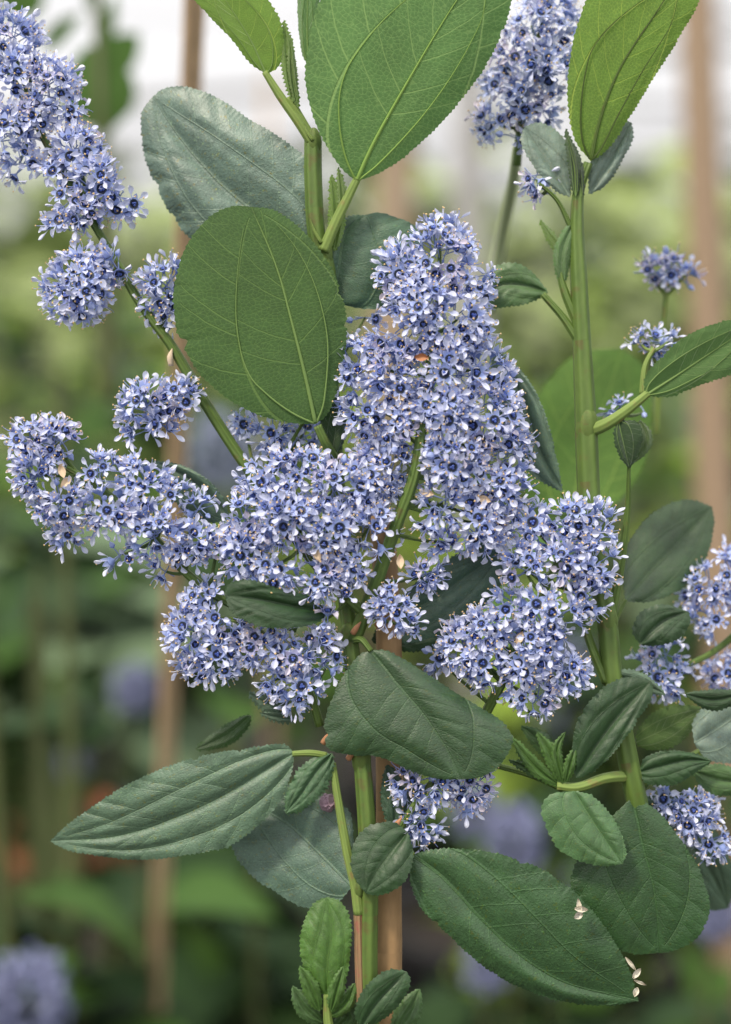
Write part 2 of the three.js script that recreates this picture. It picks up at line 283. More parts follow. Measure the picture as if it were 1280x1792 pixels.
// umbels: [x, y, z, radius]; stalks run from the nearest point of the axis; clear: pieces of axis that stay in view
const shrink = r => r * .88 - 2;
function flowerCluster(parent, o) {
  const { label, axis, axisR = [9, 7, 4], umbels, seed, budget = 0, spacing = 22.5, clear = [], old = .08, mat = M.stem, back = -.3, gaps = .3 } = o, R = rng(seed);
  const g = new THREE.Group(); g.name = 'flower_cluster'; if (label) g.userData.label = label; parent.add(g);
  const stalks = [];
  let ax = null;
  if (axis) { put('rachis', stemTube(axis, axisR, { ridges: 5, ridge: .07, radial: 15 }), mat, g); ax = new THREE.CatmullRomCurve3(axis.map(p => V(p[0], p[1], p[2] || 0)), false, 'centripetal'); }
  const pts = [];
  for (const [ux, uy, uz, r0] of umbels) {
    const r = shrink(r0);
    if (ax) {                                                    // a stalk leaves the axis below and reaches the middle of the umbel
      let best = 0, bd = 9e9; for (let i = 0; i <= 40; i++) { const p = ax.getPointAt(i / 40), d = p.distanceTo(V(ux, uy, uz)) + Math.max(0, uy - p.y) * -.35; if (d < bd) { bd = d; best = i / 40; } }
      const a = ax.getPointAt(Math.max(0, best - .07)), b = V(ux, uy, uz - r * .2), m = a.clone().lerp(b, .5); m.y += 3; if (a.distanceTo(b) > 12) stalks.push(stemTube([[a.x, a.y, a.z], [m.x, m.y, m.z], [b.x, b.y, b.z]], [4.2, 3.2, 2.2], { seg: 4, radial: 6 }));
    }
    const n = Math.round(4 * Math.PI * r * r / (spacing * spacing)), ph = R() * 6.28;
    for (let i = 0; i < n; i++) {
      const c = 1 - 2 * (i + .5) / n, a = ph + i * 2.39996, s = Math.sqrt(1 - c * c), d = V(s * Math.cos(a), c, s * Math.sin(a)).add(V(R() - .5, R() - .5, R() - .5).multiplyScalar(.28)).normalize();
      if (d.z < back) continue;
      if (vnoise(ux / 9 + d.x * 2.1 + d.z, uy / 9 + d.y * 2.1, seed + 40) < gaps) continue;
      const q = r * (.66 + .5 * R()), p = V(ux + d.x * q, uy - d.y * q, uz + d.z * q);
      pts.push({ p, d, r, u: [ux, uy, uz], k: R() });
    }
  }
  const kept = [];
  for (const f of pts) {
    if (umbels.some(([x, y, z, r]) => !(x === f.u[0] && y === f.u[1]) && V(x, y, z).distanceTo(f.p) < shrink(r) * .7)) continue;   // grown into the next umbel
    if (kept.some(h => h.p.distanceTo(f.p) < spacing * .74)) continue;
    if (clear.some(([x0, y0, x1, y1, w]) => { const dx = x1 - x0, dy = y1 - y0, t = Math.min(1, Math.max(0, ((f.p.x - x0) * dx + (f.p.y - y0) * dy) / (dx * dx + dy * dy))); return Math.hypot(f.p.x - x0 - t * dx, f.p.y - y0 - t * dy) < (w || 20); })) continue;
    kept.push(f);
  }
  kept.sort((a, b) => (b.d.z * 30 + b.p.z) - (a.d.z * 30 + a.p.z));
  const b = baseOf.get(rootOf(parent)), rest = [];
  kept.forEach((f, i) => {
    const w = V(0, 0, 0).addScaledVector(camRight, f.d.x).addScaledVector(camUp, f.d.y).addScaledVector(camBack, f.d.z), tilt = V(R() - .5, R() - .35, R() - .5).multiplyScalar(.75);
    w.add(tilt).addScaledVector(camBack, .12).normalize();
    const q = new THREE.Quaternion().setFromUnitVectors(V(0, 1, 0), w).multiply(new THREE.Quaternion().setFromAxisAngle(V(0, 1, 0), R() * 6.28)), pos = P(f.p.x, f.p.y, f.p.z).sub(b);
    const id = f.k < old ? 10 : f.k < old + .08 ? 11 : Math.floor(R() * 10), sc = .74 + .4 * R();
    if (i < budget) { const m = new THREE.Mesh(BLOOM[id], M.petal); m.name = 'flower'; m.position.copy(pos); m.quaternion.copy(q); m.scale.setScalar(sc); m.castShadow = m.receiveShadow = true; g.add(m); }
    else rest.push(BLOOM[id].clone().applyMatrix4(new THREE.Matrix4().compose(pos, q, V(sc, sc, sc))));
  });
  if (rest.length) { const m = new THREE.Mesh(mergeGeometries(rest), M.petal); m.name = 'flowers'; m.userData.kind = 'stuff'; m.castShadow = m.receiveShadow = true; g.add(m); }
  if (stalks.length) { const s = put('flower_stalks', merged(stalks), mat, g); s.userData.kind = 'stuff'; }
  counts.push([o.label || '', kept.length]);
  return g;
}
const counts = [];

// ------------------------------------------------------------------ the middle shoot
const main = thing('flowering_shrub', 'tall shrub in the middle with the dense blue flower head, tied to the bamboo cane', 'shrub', P(645, 1850, 0));
put('stem', stemTube([[648, 1850, 0], [644, 1700, 0], [645, 1500, 2], [634, 1330, 2], [622, 1200, -4], [610, 1090, -20], [598, 960, -45], [588, 800, -42], [578, 640, -40], [572, 470, -30], [556, 420, -26], [549, 330, -24], [548, 240, -22]], [17, 16.5, 16, 15, 14, 14, 13, 13, 12.5, 13, 14, 15, 14.5], { ridges: 6, ridge: .07, radial: 24 }), M.stem, main);
put('side_stem', stemTube([[638, 1850, 6], [630, 1700, 8], [627, 1600, 8], [624, 1560, 8]], [10, 9, 8, 8]), M.bark, main);
put('side_stem', stemTube([[548, 246, -22], [525, 205, -18], [505, 170, -14]], [9, 8, 7]), M.stemPale, main);

// leaves at the top
leaf(main, { label: 'largest leaf, pale net-veined underside, cut by the top edge', ribMat: M.ribTop, side: 'under', rgb: GREEN.top, mid: [[624, 318], [652, 255], [733, 110], [800, 0], [850, -70]], L: [[596, 292], [553, 215], [537, 140], [543, 80], [560, 10], [620, -80], [760, -110]], R: [[668, 300], [745, 243], [805, 180], [855, 105], [890, 20], [900, -50]], z: [-12, 34, 60], zl: 14, zr: -26, bow: 10, quilt: 4, ven: 0, seed: 3, petiole: { pts: [[566, 440, -16], [590, 385, -14], [612, 340, -13], [626, 312, -12]], r: [11, 10, 9, 7], m: M.stemPale } });
leaf(main, { label: 'yellow-green leaf pointing up at the top edge', side: 'under', rgb: GREEN.lime, mid: [[466, 130], [440, 72], [395, 0], [370, -40]], L: [[440, 112], [402, 65], [345, 5], [320, -30]], R: [[486, 118], [497, 85], [492, 40], [470, 0], [430, -50]], z: [-12, -2, 6], zl: 8, zr: 6, ven: 1, seed: 5, petiole: { pts: [[546, 250, -16], [520, 210, -12], [492, 170, -12], [464, 126, -12]], r: [9, 8.5, 8, 6], m: M.stemPale } });
oval(main, [[514, 180], [505, 110], [497, 35]], 12, { side: 'under', rgb: GREEN.lime, z: [-10, -4, -10], teeth: 1.5, ven: 1 });
oval(main, [[522, 190], [512, 130], [508, 60]], 8, { side: 'under', rgb: GREEN.lime, z: [-10, 0, -6], teeth: 1.2, ven: 0 });
leaf(main, { label: 'narrow folded young leaf at the shoot tip', side: 'under', rgb: GREEN.top, mid: [[541, 118], [538, 60], [540, -40]], L: [[530, 95], [523, 40], [524, -20]], R: [[550, 95], [558, 40], [556, -20]], z: [-24, -18, -20], zl: -8, zr: -8, teeth: .5 });
oval(main, [[585, 440], [590, 370], [580, 305]], 14, { side: 'under', rgb: GREEN.lime, z: [-30, -26, -30], pw: .8 });
oval(main, [[600, 375], [598, 330], [592, 292]], 7, { side: 'under', rgb: GREEN.lime, z: [-18, -16, -18] });
for (const [a, b, c] of [[[562, 425, -10], [551, 405, -8], [543, 382, -8]], [[548, 246, -8], [538, 232, -6], [533, 216, -8]], [[1050, 742, 24], [1066, 735, 30], [1075, 728, 30]]]) if (a[0] < 900) put('stipule', stemTube([a, b, c], [4.5, 3, .8], { seg: 3, radial: 6 }), M.stemPale, main);
leaf(main, { label: 'grey-green glossy leaf behind the stem, upper left', rgb: [.135, .21, .165], mid: [[556, 448], [480, 395], [395, 330], [310, 235], [268, 168]], L: [[470, 470], [400, 455], [335, 420], [290, 355], [262, 300], [249, 240], [250, 195]], R: [[560, 380], [545, 290], [490, 240], [430, 205], [375, 170], [320, 152], [288, 155]], z: [-46, -60, -86], zl: -26, zr: 30, bow: 14, quilt: 12, ven: 1, seed: 8 });
leaf(main, { label: 'big round dark leaf showing its net-veined underside', side: 'under', rgb: GREEN.deepUnder, mid: [[553, 742], [535, 660], [510, 560], [485, 470], [440, 362]], L: [[515, 741], [450, 725], [380, 685], [328, 625], [306, 560], [308, 490], [330, 425], [375, 375], [412, 361]], R: [[572, 725], [596, 660], [608, 590], [598, 520], [570, 455], [525, 400], [478, 368]], z: [10, 44, 44], zl: -12, zr: -14, bow: 9, quilt: 4, ven: 1, seed: 9, petiole: { pts: [[584, 800, -20], [570, 775, 4], [556, 745, 11]], r: [10, 9, 8], m: M.stem } });
leaf(main, { label: 'dark ridged leaf half behind the flower head top', rgb: [.055, .125, .065], mid: [[580, 528], [592, 470], [606, 405], [640, 376]], L: [[574, 490], [576, 440], [590, 395], [612, 378]], R: [[640, 540], [700, 530], [740, 470], [730, 400], [690, 380], [660, 372]], z: [-50, -46, -60], zl: -6, zr: -10, quilt: 7, ven: 0, seed: 12 });
leaf(main, { rgb: GREEN.mid, side: 'under', mid: [[580, 800], [588, 745], [590, 690]], L: [[564, 775], [562, 735], [572, 700]], R: [[600, 780], [606, 740], [600, 700]], z: [-20, -10, -12], rib: false });
leaf(main, { label: 'grey leaf behind the right flank of the flower head', rgb: GREEN.pale, mid: [[985, 862], [945, 790], [915, 700], [872, 612]], L: [[930, 830], [880, 760], [860, 680], [862, 630]], R: [[978, 825], [968, 770], [940, 690], [905, 640]], z: [-60, -60, -70], zl: -10, zr: 14, quilt: 5, ven: 1, seed: 4, petiole: { pts: [[1030, 900, -60], [1005, 885, -60], [984, 860, -60]], r: [5, 5, 5], m: M.stemPale } });
leaf(main, { label: 'pale-edged leaf behind the left flower spray', rgb: GREEN.pale, mid: [[400, 905], [360, 860], [320, 830], [268, 806]], L: [[375, 915], [330, 900], [290, 850]], R: [[395, 880], [370, 845], [320, 815]], z: [-40, -30, -40], zl: -20, zr: 16, quilt: 4 });
leaf(main, { label: 'dark leaf tucked under the flower head', rgb: GREEN.dark, mid: [[575, 1072], [520, 1062], [460, 1050], [394, 1042]], L: [[555, 1090], [500, 1100], [450, 1096], [405, 1068]], R: [[545, 1045], [490, 1030], [430, 1015], [398, 1025]], z: [20, 80, 80], zl: 14, zr: 4, quilt: 5, ven: 1, seed: 6 });
leaf(main, { label: 'bluish leaf in the gap right of the main stem', rgb: [.07, .14, .085], mid: [[655, 1105], [740, 1060], [830, 1000], [880, 960]], L: [[690, 1060], [740, 1010], [810, 965], [860, 945]], R: [[700, 1125], [780, 1110], [850, 1060], [885, 1000]], z: [-40, -50, -60], zl: 10, zr: -10, quilt: 5, ven: 0, seed: 2 });
oval(main, [[650, 1120], [740, 1100], [850, 1080]], 38, { rgb: GREEN.dark, z: [-50, -60, -70], zl: 6, quilt: 5, ven: 1 });

// leaves of the lower half
leaf(main, { label: 'broad drooping dark leaf speckled with pollen in front of the stem', rgb: [.034, .08, .03], mid: [[648, 1138], [690, 1190], [745, 1255], [785, 1315], [808, 1364]], L: [[630, 1146], [602, 1182], [580, 1228], [566, 1275], [572, 1310], [615, 1321], [665, 1326], [710, 1345], [760, 1362]], R: [[675, 1139], [730, 1168], [790, 1208], [850, 1245], [888, 1272], [900, 1296], [880, 1335], [845, 1358]], z: [34, 66, 58], zl: -22, zr: -14, bow: 12, quilt: 5, ven: 0, seed: 21, petiole: { pts: [[622, 1120, 4], [634, 1120, 24], [650, 1140, 34]], r: [7, 6, 5] } });
leaf(main, { label: 'long greyish leaf reaching out to the lower left', rgb: GREEN.pale, mid: [[515, 1318], [470, 1345], [390, 1393], [310, 1430], [210, 1462], [88, 1472]], L: [[500, 1304], [430, 1310], [335, 1328], [245, 1363], [165, 1410], [110, 1450]], R: [[512, 1345], [488, 1405], [445, 1450], [400, 1482], [320, 1497], [245, 1504], [160, 1496], [110, 1484]], z: [6, 14, -70], zl: 10, zr: -10, bow: 7, quilt: 7, ven: 1, seed: 17, petiole: { pts: [[572, 1322, 2], [545, 1318, 5], [512, 1319, 6]], r: [6, 6, 5], m: M.stemPale } });
leaf(main, { label: 'small ridged leaf beside the long greyish leaf', rgb: [.06, .14, .06], mid: [[582, 1318], [552, 1352], [525, 1392], [500, 1424]], L: [[548, 1326], [520, 1352], [500, 1395]], R: [[584, 1345], [570, 1380], [530, 1418]], z: [6, 16, 10], zl: -4, zr: -4, quilt: 6, teeth: 1.6, ven: 0, seed: 14 });
leaf(main, { label: 'dull leaf low behind the stem', rgb: [.09, .16, .115], mid: [[616, 1552], [560, 1495], [500, 1440], [425, 1400]], L: [[590, 1580], [540, 1588], [470, 1555], [415, 1500], [402, 1440]], R: [[620, 1480], [610, 1420], [560, 1385], [490, 1375]], z: [-8, -50, -110], zl: -20, zr: 8, quilt: 5, ven: 1, seed: 18 });
put('leaf_stalk', stemTube([[582, 1335, -4], [592, 1400, 4], [608, 1490, 6], [622, 1550, 8], [628, 1600, 8]], [6.5, 7, 8, 9, 9]), M.stemPale, main);
leaf(main, { label: 'small round cupped leaf on the stem', rgb: GREEN.dark, mid: [[714, 1456], [685, 1490], [660, 1525], [640, 1563]], L: [[690, 1440], [650, 1445], [622, 1475], [617, 1525]], R: [[722, 1485], [718, 1525], [695, 1555], [660, 1566]], z: [26, 48, 40], zl: -12, zr: 10, quilt: 5, ven: 0, seed: 22 });
oval(main, [[690, 1450], [692, 1400], [678, 1338]], 24, { rgb: [.035, .09, .045], z: [-10, -16, -20], quilt: 4, ven: 1 });
leaf(main, { label: 'large leaf reaching to the lower right with white flecks on its edge', rgb: [.042, .105, .036], mid: [[722, 1496], [775, 1535], [835, 1600], [900, 1662], [980, 1715], [1118, 1752]], L: [[755, 1487], [850, 1490], [935, 1517], [1000, 1560], [1060, 1622], [1098, 1688]], R: [[717, 1530], [735, 1585], [790, 1642], [860, 1700], [935, 1737], [1010, 1756], [1080, 1758]], z: [14, 26, -46], zl: 12, zr: -6, bow: 9, quilt: 6, ven: 0, seed: 25, petiole: { pts: [[655, 1470, -4], [695, 1478, 8], [724, 1497, 14]], r: [7, 6, 5], m: M.stemPale } });
leaf(main, { label: 'bright young leaf at the bottom of the stem', rgb: GREEN.young, mid: [[575, 1745], [573, 1690], [580, 1630], [572, 1570]], L: [[548, 1725], [528, 1680], [530, 1620], [550, 1582]], R: [[600, 1725], [614, 1670], [614, 1615], [598, 1580]], z: [10, 26, 10], zl: -6, zr: -6, teeth: 1.3, quilt: 5, ven: 1, seed: 27 });
for (const [m, h, c, zz] of [[[[560, 1770], [540, 1720], [524, 1690]], 14, GREEN.young, 20], [[[580, 1770], [590, 1730], [602, 1690]], 13, GREEN.young, 26], [[[575, 1780], [605, 1755], [622, 1720]], 14, GREEN.young, 14], [[[565, 1790], [535, 1765], [512, 1725]], 16, GREEN.mid, 0], [[[585, 1800], [610, 1780], [590, 1750]], 20, GREEN.mid, -10]]) oval(main, m, h, { rgb: c, z: [zz - 8, zz, zz - 4], teeth: .9, quilt: 4 });
put('side_shoot', stemTube([[590, 1850, 0], [575, 1790, 6], [572, 1740, 10]], [10, 9, 6]), M.stemPale, main);
leaf(main, { label: 'dark leaf curling at the bottom edge', rgb: GREEN.upper, mid: [[630, 1800], [662, 1752], [712, 1700]], L: [[622, 1770], [640, 1730], [680, 1698]], R: [[660, 1790], [700, 1755], [718, 1718]], z: [26, 36, 20], zl: 8, zr: -8, quilt: 4 });
oval(main, [[690, 1810], [715, 1770], [735, 1730]], 22, { rgb: GREEN.mid, z: [-20, -20, -30], quilt: 4 });
oval(main, [[440, 1252], [400, 1285], [342, 1312]], 16, { label: 'soft green leaf behind the lower left spray', side: 'under', rgb: GREEN.young, z: [-70, -90, -110], rib: false });
for (const [m, h] of [[[[500, 1245], [470, 1232], [436, 1212]], 13], [[[505, 1235], [485, 1215], [450, 1195]], 12], [[[520, 1260], [490, 1255], [455, 1248]], 9]]) oval(main, m, h, { rgb: GREEN.pale, z: [0, 4, 0], teeth: 1.6, quilt: 3 });

for (const [x, y, z, a, b, g] of [[569, 446, -26, 14, 28, 0], [549, 250, -21, 15, 26, 0], [633, 1328, 2, 16.8, 34, 0], [628, 1556, 7, 12, 20, 0], [644, 1476, 2, 19, 16, 0], [612, 1112, -16, 17, 26, 0]]) put('node', nodeShape(x, y, z, a, b), M.node, main);

// flower clusters of the middle shoot
flowerCluster(main, { label: 'tall upright flower head in the middle', seed: 1, budget: 110, axis: [[620, 1120, -6], [655, 1030, 8], [690, 930, 34], [726, 830, 44], [740, 740, 42], [752, 640, 40], [768, 520, 20], [770, 430, 0]], axisR: [13, 12, 11, 10, 9, 7, 5, 3], clear: [[722, 850, 736, 745, 17], [742, 655, 752, 600, 12], [668, 1005, 694, 925, 17], [620, 1110, 650, 1040, 16]],
  umbels: [[768, 450, 0, 64], [712, 480, -8, 50], [810, 495, -6, 56], [742, 530, 26, 56], [800, 560, 20, 62], [706, 585, 6, 56], [640, 640, -10, 56], [690, 660, 22, 58], [790, 640, 28, 60], [850, 650, -10, 52], [655, 715, -4, 60], [775, 715, 38, 60], [845, 730, 10, 66], [880, 790, -6, 52], [700, 745, 20, 52], [800, 800, 36, 66], [865, 850, 4, 60], [775, 880, 34, 54], [830, 915, 18, 56], [880, 910, -10, 36], [790, 950, 6, 34], [680, 820, 6, 52], [745, 1010, 0, 26]] });
flowerCluster(main, { label: 'broad flower spray spreading left from the middle head', seed: 2, budget: 75, axis: [[640, 1075, -2], [590, 1030, 6], [545, 980, 16], [490, 910, 8], [440, 850, -10]], axisR: [10, 9, 8, 6, 4], clear: [[505, 960, 540, 990, 13], [588, 1045, 630, 1075, 13], [405, 1050, 540, 1078, 26]],
  umbels: [[640, 845, 16, 53], [590, 850, 24, 55], [530, 835, 10, 55], [465, 830, -8, 51], [440, 900, 6, 53], [500, 910, 34, 56], [575, 925, 42, 53], [645, 925, 34, 49], [428, 965, 14, 43], [480, 990, 34, 43], [560, 1010, 36, 38], [620, 985, 34, 38], [600, 1040, 30, 24], [570, 1085, 30, 17], [690, 1065, 34, 39], [715, 1095, 20, 24], [480, 755, -70, 38], [430, 745, -74, 24], [530, 760, -74, 34], [640, 555, -70, 28]] });
flowerCluster(main, { label: 'long flower spray stretching to the left edge', seed: 3, budget: 62, axis: [[520, 1100, -20], [430, 1070, -10], [340, 1015, 4], [250, 920, 12], [170, 850, 10], [105, 812, 6]], axisR: [8, 8, 8, 7, 6, 5], clear: [[300, 990, 345, 1022, 14], [120, 825, 150, 850, 12]],
  umbels: [[95, 770, 6, 43], [52, 770, 0, 33], [60, 830, 10, 40], [105, 880, 16, 43], [120, 935, 0, 26], [175, 830, 4, 40], [190, 890, 24, 46], [250, 850, 10, 46], [305, 865, 0, 34], [270, 930, 28, 46], [215, 970, 8, 29], [330, 950, 14, 43], [350, 890, 0, 29], [290, 1000, -4, 22], [380, 960, 0, 31]] });
flowerCluster(main, { label: 'flower spray hanging below the middle head', seed: 4, budget: 43, clear: [[405, 1046, 545, 1066, 34]], axis: [[560, 1270, -4], [540, 1210, 4], [490, 1140, 10], [430, 1090, 8], [360, 1080, 0]], axisR: [8, 7, 6, 5, 4], old: .1,
  umbels: [[365, 1055, 0, 40], [335, 1110, 6, 45], [395, 1085, 16, 41], [385, 1145, 16, 45], [450, 1120, 20, 41], [350, 1165, 0, 32], [500, 1145, 22, 41], [555, 1135, 8, 36], [480, 1190, 20, 27], [525, 1205, 20, 32], [570, 1170, 0, 23], [510, 1230, 16, 18]] });
flowerCluster(main, { label: 'half-hidden flowers under the speckled leaf', seed: 5, budget: 10, axis: [[700, 1450, 0], [725, 1410, 6], [755, 1370, 4]], axisR: [7, 6, 5], old: .25, umbels: [[760, 1365, 2, 42], [825, 1375, -10, 44], [720, 1370, 0, 34], [735, 1440, -20, 34], [715, 1480, -24, 22]] });
for (const [x, y, z] of [[618, 1108, 8], [660, 1095, 8], [566, 1300, 6], [610, 1328, 8], [690, 1450, 12]]) put('bract', stemTube([[x, y, z], [x + 8, y - 12, z + 8], [x + 14, y - 20, z + 6]], [6, 5, 1], { seg: 3, radial: 6 }), M.bract, main);
for (const [x, y, z, m] of [[725, 625, 76, M.bract], [685, 692, 56, M.dry], [835, 870, 54, M.dry], [735, 860, 56, M.dry], [550, 960, 58, M.dry], [105, 812, 34, M.dry], [125, 835, 40, M.dry], [915, 1105, 40, M.dry], [700, 970, 60, M.dry]]) {
  const a = hash2(x, y, 1) * 3; put('withered_petal', patch(5, 3, (t, s) => { const p = P(x + Math.cos(a) * t * 26 + Math.sin(a) * s * 7 * Math.sin(3 * t + .1), y + Math.sin(a) * t * 26 - Math.cos(a) * s * 7 * Math.sin(3 * t + .1), z + 6 * s * s + 5 * t); return [p.x, p.y, p.z]; }, () => [1, 1, 1]), m, main);
}
{ const bud = put('withered_flower', (() => { const g = new THREE.IcosahedronGeometry(15 * PX, 6), p = g.attributes.position, v = V(); for (let i = 0; i < p.count; i++) { v.fromBufferAttribute(p, i); const k = .62 + .7 * fbm(v.x / PX / 5 + 9, v.y / PX / 5 + v.z / PX / 6 + 9, 8); p.setXYZ(i, v.x * k, v.y * k, v.z * k); } g.computeVertexNormals(); return g.translate(...P(575, 1405, -20).toArray()); })(), std([.3, .2, .25]), main); bud.userData.label = 'withered purple-brown flower knob beside the pale leaf stalk'; }

// ------------------------------------------------------------------ the arching shoot at the upper left
const leftShoot = thing('flowering_branch', 'thin arching branch with loose pale blue flower balls at the upper left', 'branch', P(440, 830, -50));
put('stem', stemTube([[470, 870, -50], [410, 785, -44], [350, 690, -36], [300, 605, -34], [245, 530, -34], [205, 460, -32], [160, 385, -36], [95, 275, -44], [40, 170, -54], [-20, 60, -60]], [11, 10, 10, 9, 8, 7, 7, 7, 6, 5], { ridges: 5, ridge: .06, radial: 15 }), M.stem, leftShoot);
const LS = [['uppermost flower balls cut by the left edge', [[18, 62, -50, 46], [58, 95, -54, 32], [20, 130, -44, 44], [88, 150, -36, 50], [60, 200, -40, 34], [112, 190, -44, 32], [12, 225, -40, 46], [35, 285, -50, 34]], 60],
  ['flower ball pair on the middle of the branch', [[135, 265, -34, 42], [105, 300, -34, 30], [170, 318, -20, 46], [210, 340, -26, 38], [125, 345, -26, 38], [105, 388, -30, 28], [150, 372, -16, 30]], 60],
  ['single round flower ball hanging left of the branch', [[138, 500, -18, 62], [200, 462, -26, 30], [118, 520, -26, 40]], 40],
  ['flowers peeping out behind the round dark leaf', [[292, 500, -30, 40], [305, 545, -40, 30], [275, 530, -30, 20]], 20],
  ['lowest flower ball on the branch', [[258, 705, -16, 44], [318, 690, -18, 34], [245, 748, -24, 26], [285, 740, -26, 26]], 40]];
LS.forEach(([label, umbels, budget], i) => flowerCluster(leftShoot, { label, umbels, seed: 30 + i, budget, axis: [[[60, 215, -48], [50, 170, -46]], [[172, 400, -34], [150, 330, -30]], [[210, 470, -32], [160, 490, -26]], [[285, 590, -34], [292, 530, -34]], [[345, 685, -34], [290, 710, -24]]][i], axisR: [4, 3], back: -.5 }));
put('bract', stemTube([[300, 640, -26], [298, 625, -22], [302, 610, -26]], [5, 6, 1], { seg: 3, radial: 6 }), M.dry, leftShoot);

// ------------------------------------------------------------------ the shoot on the right
const right = thing('flowering_shoot', 'upright green shoot right of the middle with a big pale leaf at its top', 'shoot', P(1130, 1480, -20));
put('stem', stemTube([[1150, 1560, -70], [1128, 1460, -52], [1108, 1370, -30], [1090, 1280, -30], [1072, 1180, -34], [1062, 1080, -38], [1038, 960, -40], [1031, 860, -40], [1026, 740, -40], [1020, 620, -42], [1014, 500, -46], [1010, 400, -50], [1014, 330, -50], [1030, 285, -46]], [19, 19, 19, 18, 18, 18, 18, 20, 20, 18, 16, 15, 12, 8], { ridges: 5, ridge: .07, radial: 20 }), M.stem, right);
leaf(right, { label: 'pale yellow-green leaf lit from behind at the top right', side: 'under', rgb: GREEN.lime, ribMat: M.stem, mid: [[1034, 282], [1050, 210], [1085, 120], [1150, 20], [1190, -40]], L: [[1008, 248], [995, 190], [996, 110], [1012, 40], [1050, -40], [1120, -90]], R: [[1062, 262], [1105, 200], [1150, 130], [1190, 65], [1222, -10]], z: [-46, -16, 10], zl: 12, zr: -8, bow: 6, quilt: 5, ven: 0, seed: 31 });
leaf(right, { label: 'grey leaf left behind the pale leaf', rgb: GREEN.grey, mid: [[998, 345], [970, 300], [940, 255], [918, 222]], L: [[975, 335], [935, 290], [912, 245]], R: [[1000, 300], [985, 240], [945, 215]], z: [-60, -64, -70], zl: 6, zr: -6, quilt: 5, ven: 1 });
leaf(right, { label: 'grey leaf right behind the pale leaf', rgb: GREEN.grey, mid: [[1030, 340], [1060, 295], [1085, 250], [1105, 214]], L: [[1032, 290], [1050, 240], [1085, 210]], R: [[1060, 325], [1092, 275], [1108, 240]], z: [-60, -64, -70], quilt: 5, ven: 0 });
oval(right, [[1008, 345], [1005, 290], [990, 225]], 9, { side: 'under', rgb: GREEN.young, z: [-40, -36, -40] });
oval(right, [[1018, 345], [1012, 300], [1004, 250]], 10, { side: 'under', rgb: GREEN.mid, z: [-44, -42, -44] });
oval(right, [[1005, 470], [975, 430], [945, 385]], 10, { side: 'under', rgb: GREEN.lime, z: [-60, -66, -70], rib: false });
oval(right, [[985, 500], [985, 440], [1010, 375]], 14, { side: 'under', rgb: GREEN.top, z: [-50, -46, -50], rib: false });
put('side_stem', stemTube([[1015, 600, -44], [985, 555, -48], [950, 515, -52]], [9, 7, 6]), M.stem, right);
put('side_stem', stemTube([[1022, 590, -44], [985, 500, -50], [975, 440, -54]], [10, 8, 4]), M.stem, right);
leaf(right, { label: 'small dark leaf pointing at the flower head top', rgb: GREEN.mid, mid: [[960, 512], [920, 500], [880, 498], [845, 515]], L: [[925, 530], [890, 535], [860, 538]], R: [[930, 475], [895, 460], [862, 470]], z: [-52, -56, -60], zl: 4, zr: -4, quilt: 5 });
put('leaf_stalk', stemTube([[1024, 756, -44], [1058, 744, -22], [1095, 720, -14], [1135, 688, -12]], [13, 11, 9, 7]), M.stemPale, right);
leaf(right, { label: 'folded leaf reaching out at the right edge', side: 'under', rgb: [.22, .38, .11], mid: [[1130, 692], [1180, 660], [1240, 620], [1330, 560]], L: [[1128, 665], [1160, 622], [1215, 582], [1290, 558]], R: [[1170, 694], [1230, 672], [1300, 640]], z: [-12, -20, -30], zl: 22, zr: -6, quilt: 4, rib: true });
leaf(right, { label: 'limp folded leaf hanging from the right node', side: 'under', rgb: GREEN.mid, mid: [[1082, 735], [1090, 770], [1102, 820]], L: [[1075, 760], [1086, 800]], R: [[1118, 740], [1122, 775], [1112, 805]], z: [-20, -10, -20], zl: 6, zr: 8 });
oval(right, [[1120, 735], [1130, 770], [1100, 815]], 12, { side: 'under', rgb: GREEN.under, z: [-26, -26, -26], rib: false });
leaf(right, { label: 'big soft green leaf behind the right stem', side: 'under', rgb: [.34, .55, .11], mid: [[1000, 900], [1020, 800], [1060, 700], [1090, 610]], L: [[930, 880], [905, 800], [940, 700], [1010, 620]], R: [[1080, 880], [1130, 800], [1140, 700], [1125, 640]], z: [-420, -460, -500], quilt: 4, rib: false });
put('side_stem', stemTube([[1101, 815, -24], [1098, 900, -44], [1085, 1000, -50], [1066, 1100, -46]], [3, 6, 8, 9]), M.stem, right);
leaf(right, { label: 'dark leaf beside the stem under the right edge post', rgb: [.034, .08, .024], mid: [[1094, 1052], [1140, 1000], [1190, 950], [1246, 886]], L: [[1090, 1000], [1105, 940], [1150, 895], [1205, 875]], R: [[1140, 1052], [1195, 1030], [1235, 980], [1250, 920]], z: [-90, -160, -200], quilt: 4, ven: 1, seed: 40, petiole: { pts: [[1068, 1110, -40], [1080, 1080, -56], [1095, 1050, -70]], r: [6, 5, 4] } });
leaf(right, { label: 'small round dark leaf on the right stem', rgb: GREEN.dark, mid: [[1120, 1128], [1140, 1105], [1165, 1085], [1205, 1070]], L: [[1108, 1105], [1120, 1075], [1160, 1058]], R: [[1150, 1130], [1190, 1115], [1208, 1090]], z: [-40, -40, -50], quilt: 5 });
leaf(right, { label: 'dark pointed leaf crossing the right stem', rgb: GREEN.dark, mid: [[1008, 1362], [1040, 1310], [1085, 1250], [1140, 1192]], L: [[1002, 1320], [1012, 1260], [1055, 1205], [1105, 1185]], R: [[1035, 1352], [1080, 1310], [1120, 1255], [1142, 1215]], z: [10, 20, 10], zl: 6, zr: 6, quilt: 5, ven: 1, seed: 41 });
put('side_stem', stemTube([[1108, 1358, -34], [1060, 1362, -4], [1010, 1378, 4], [975, 1375, 2]], [12, 10, 9, 8]), M.stemPale, right);
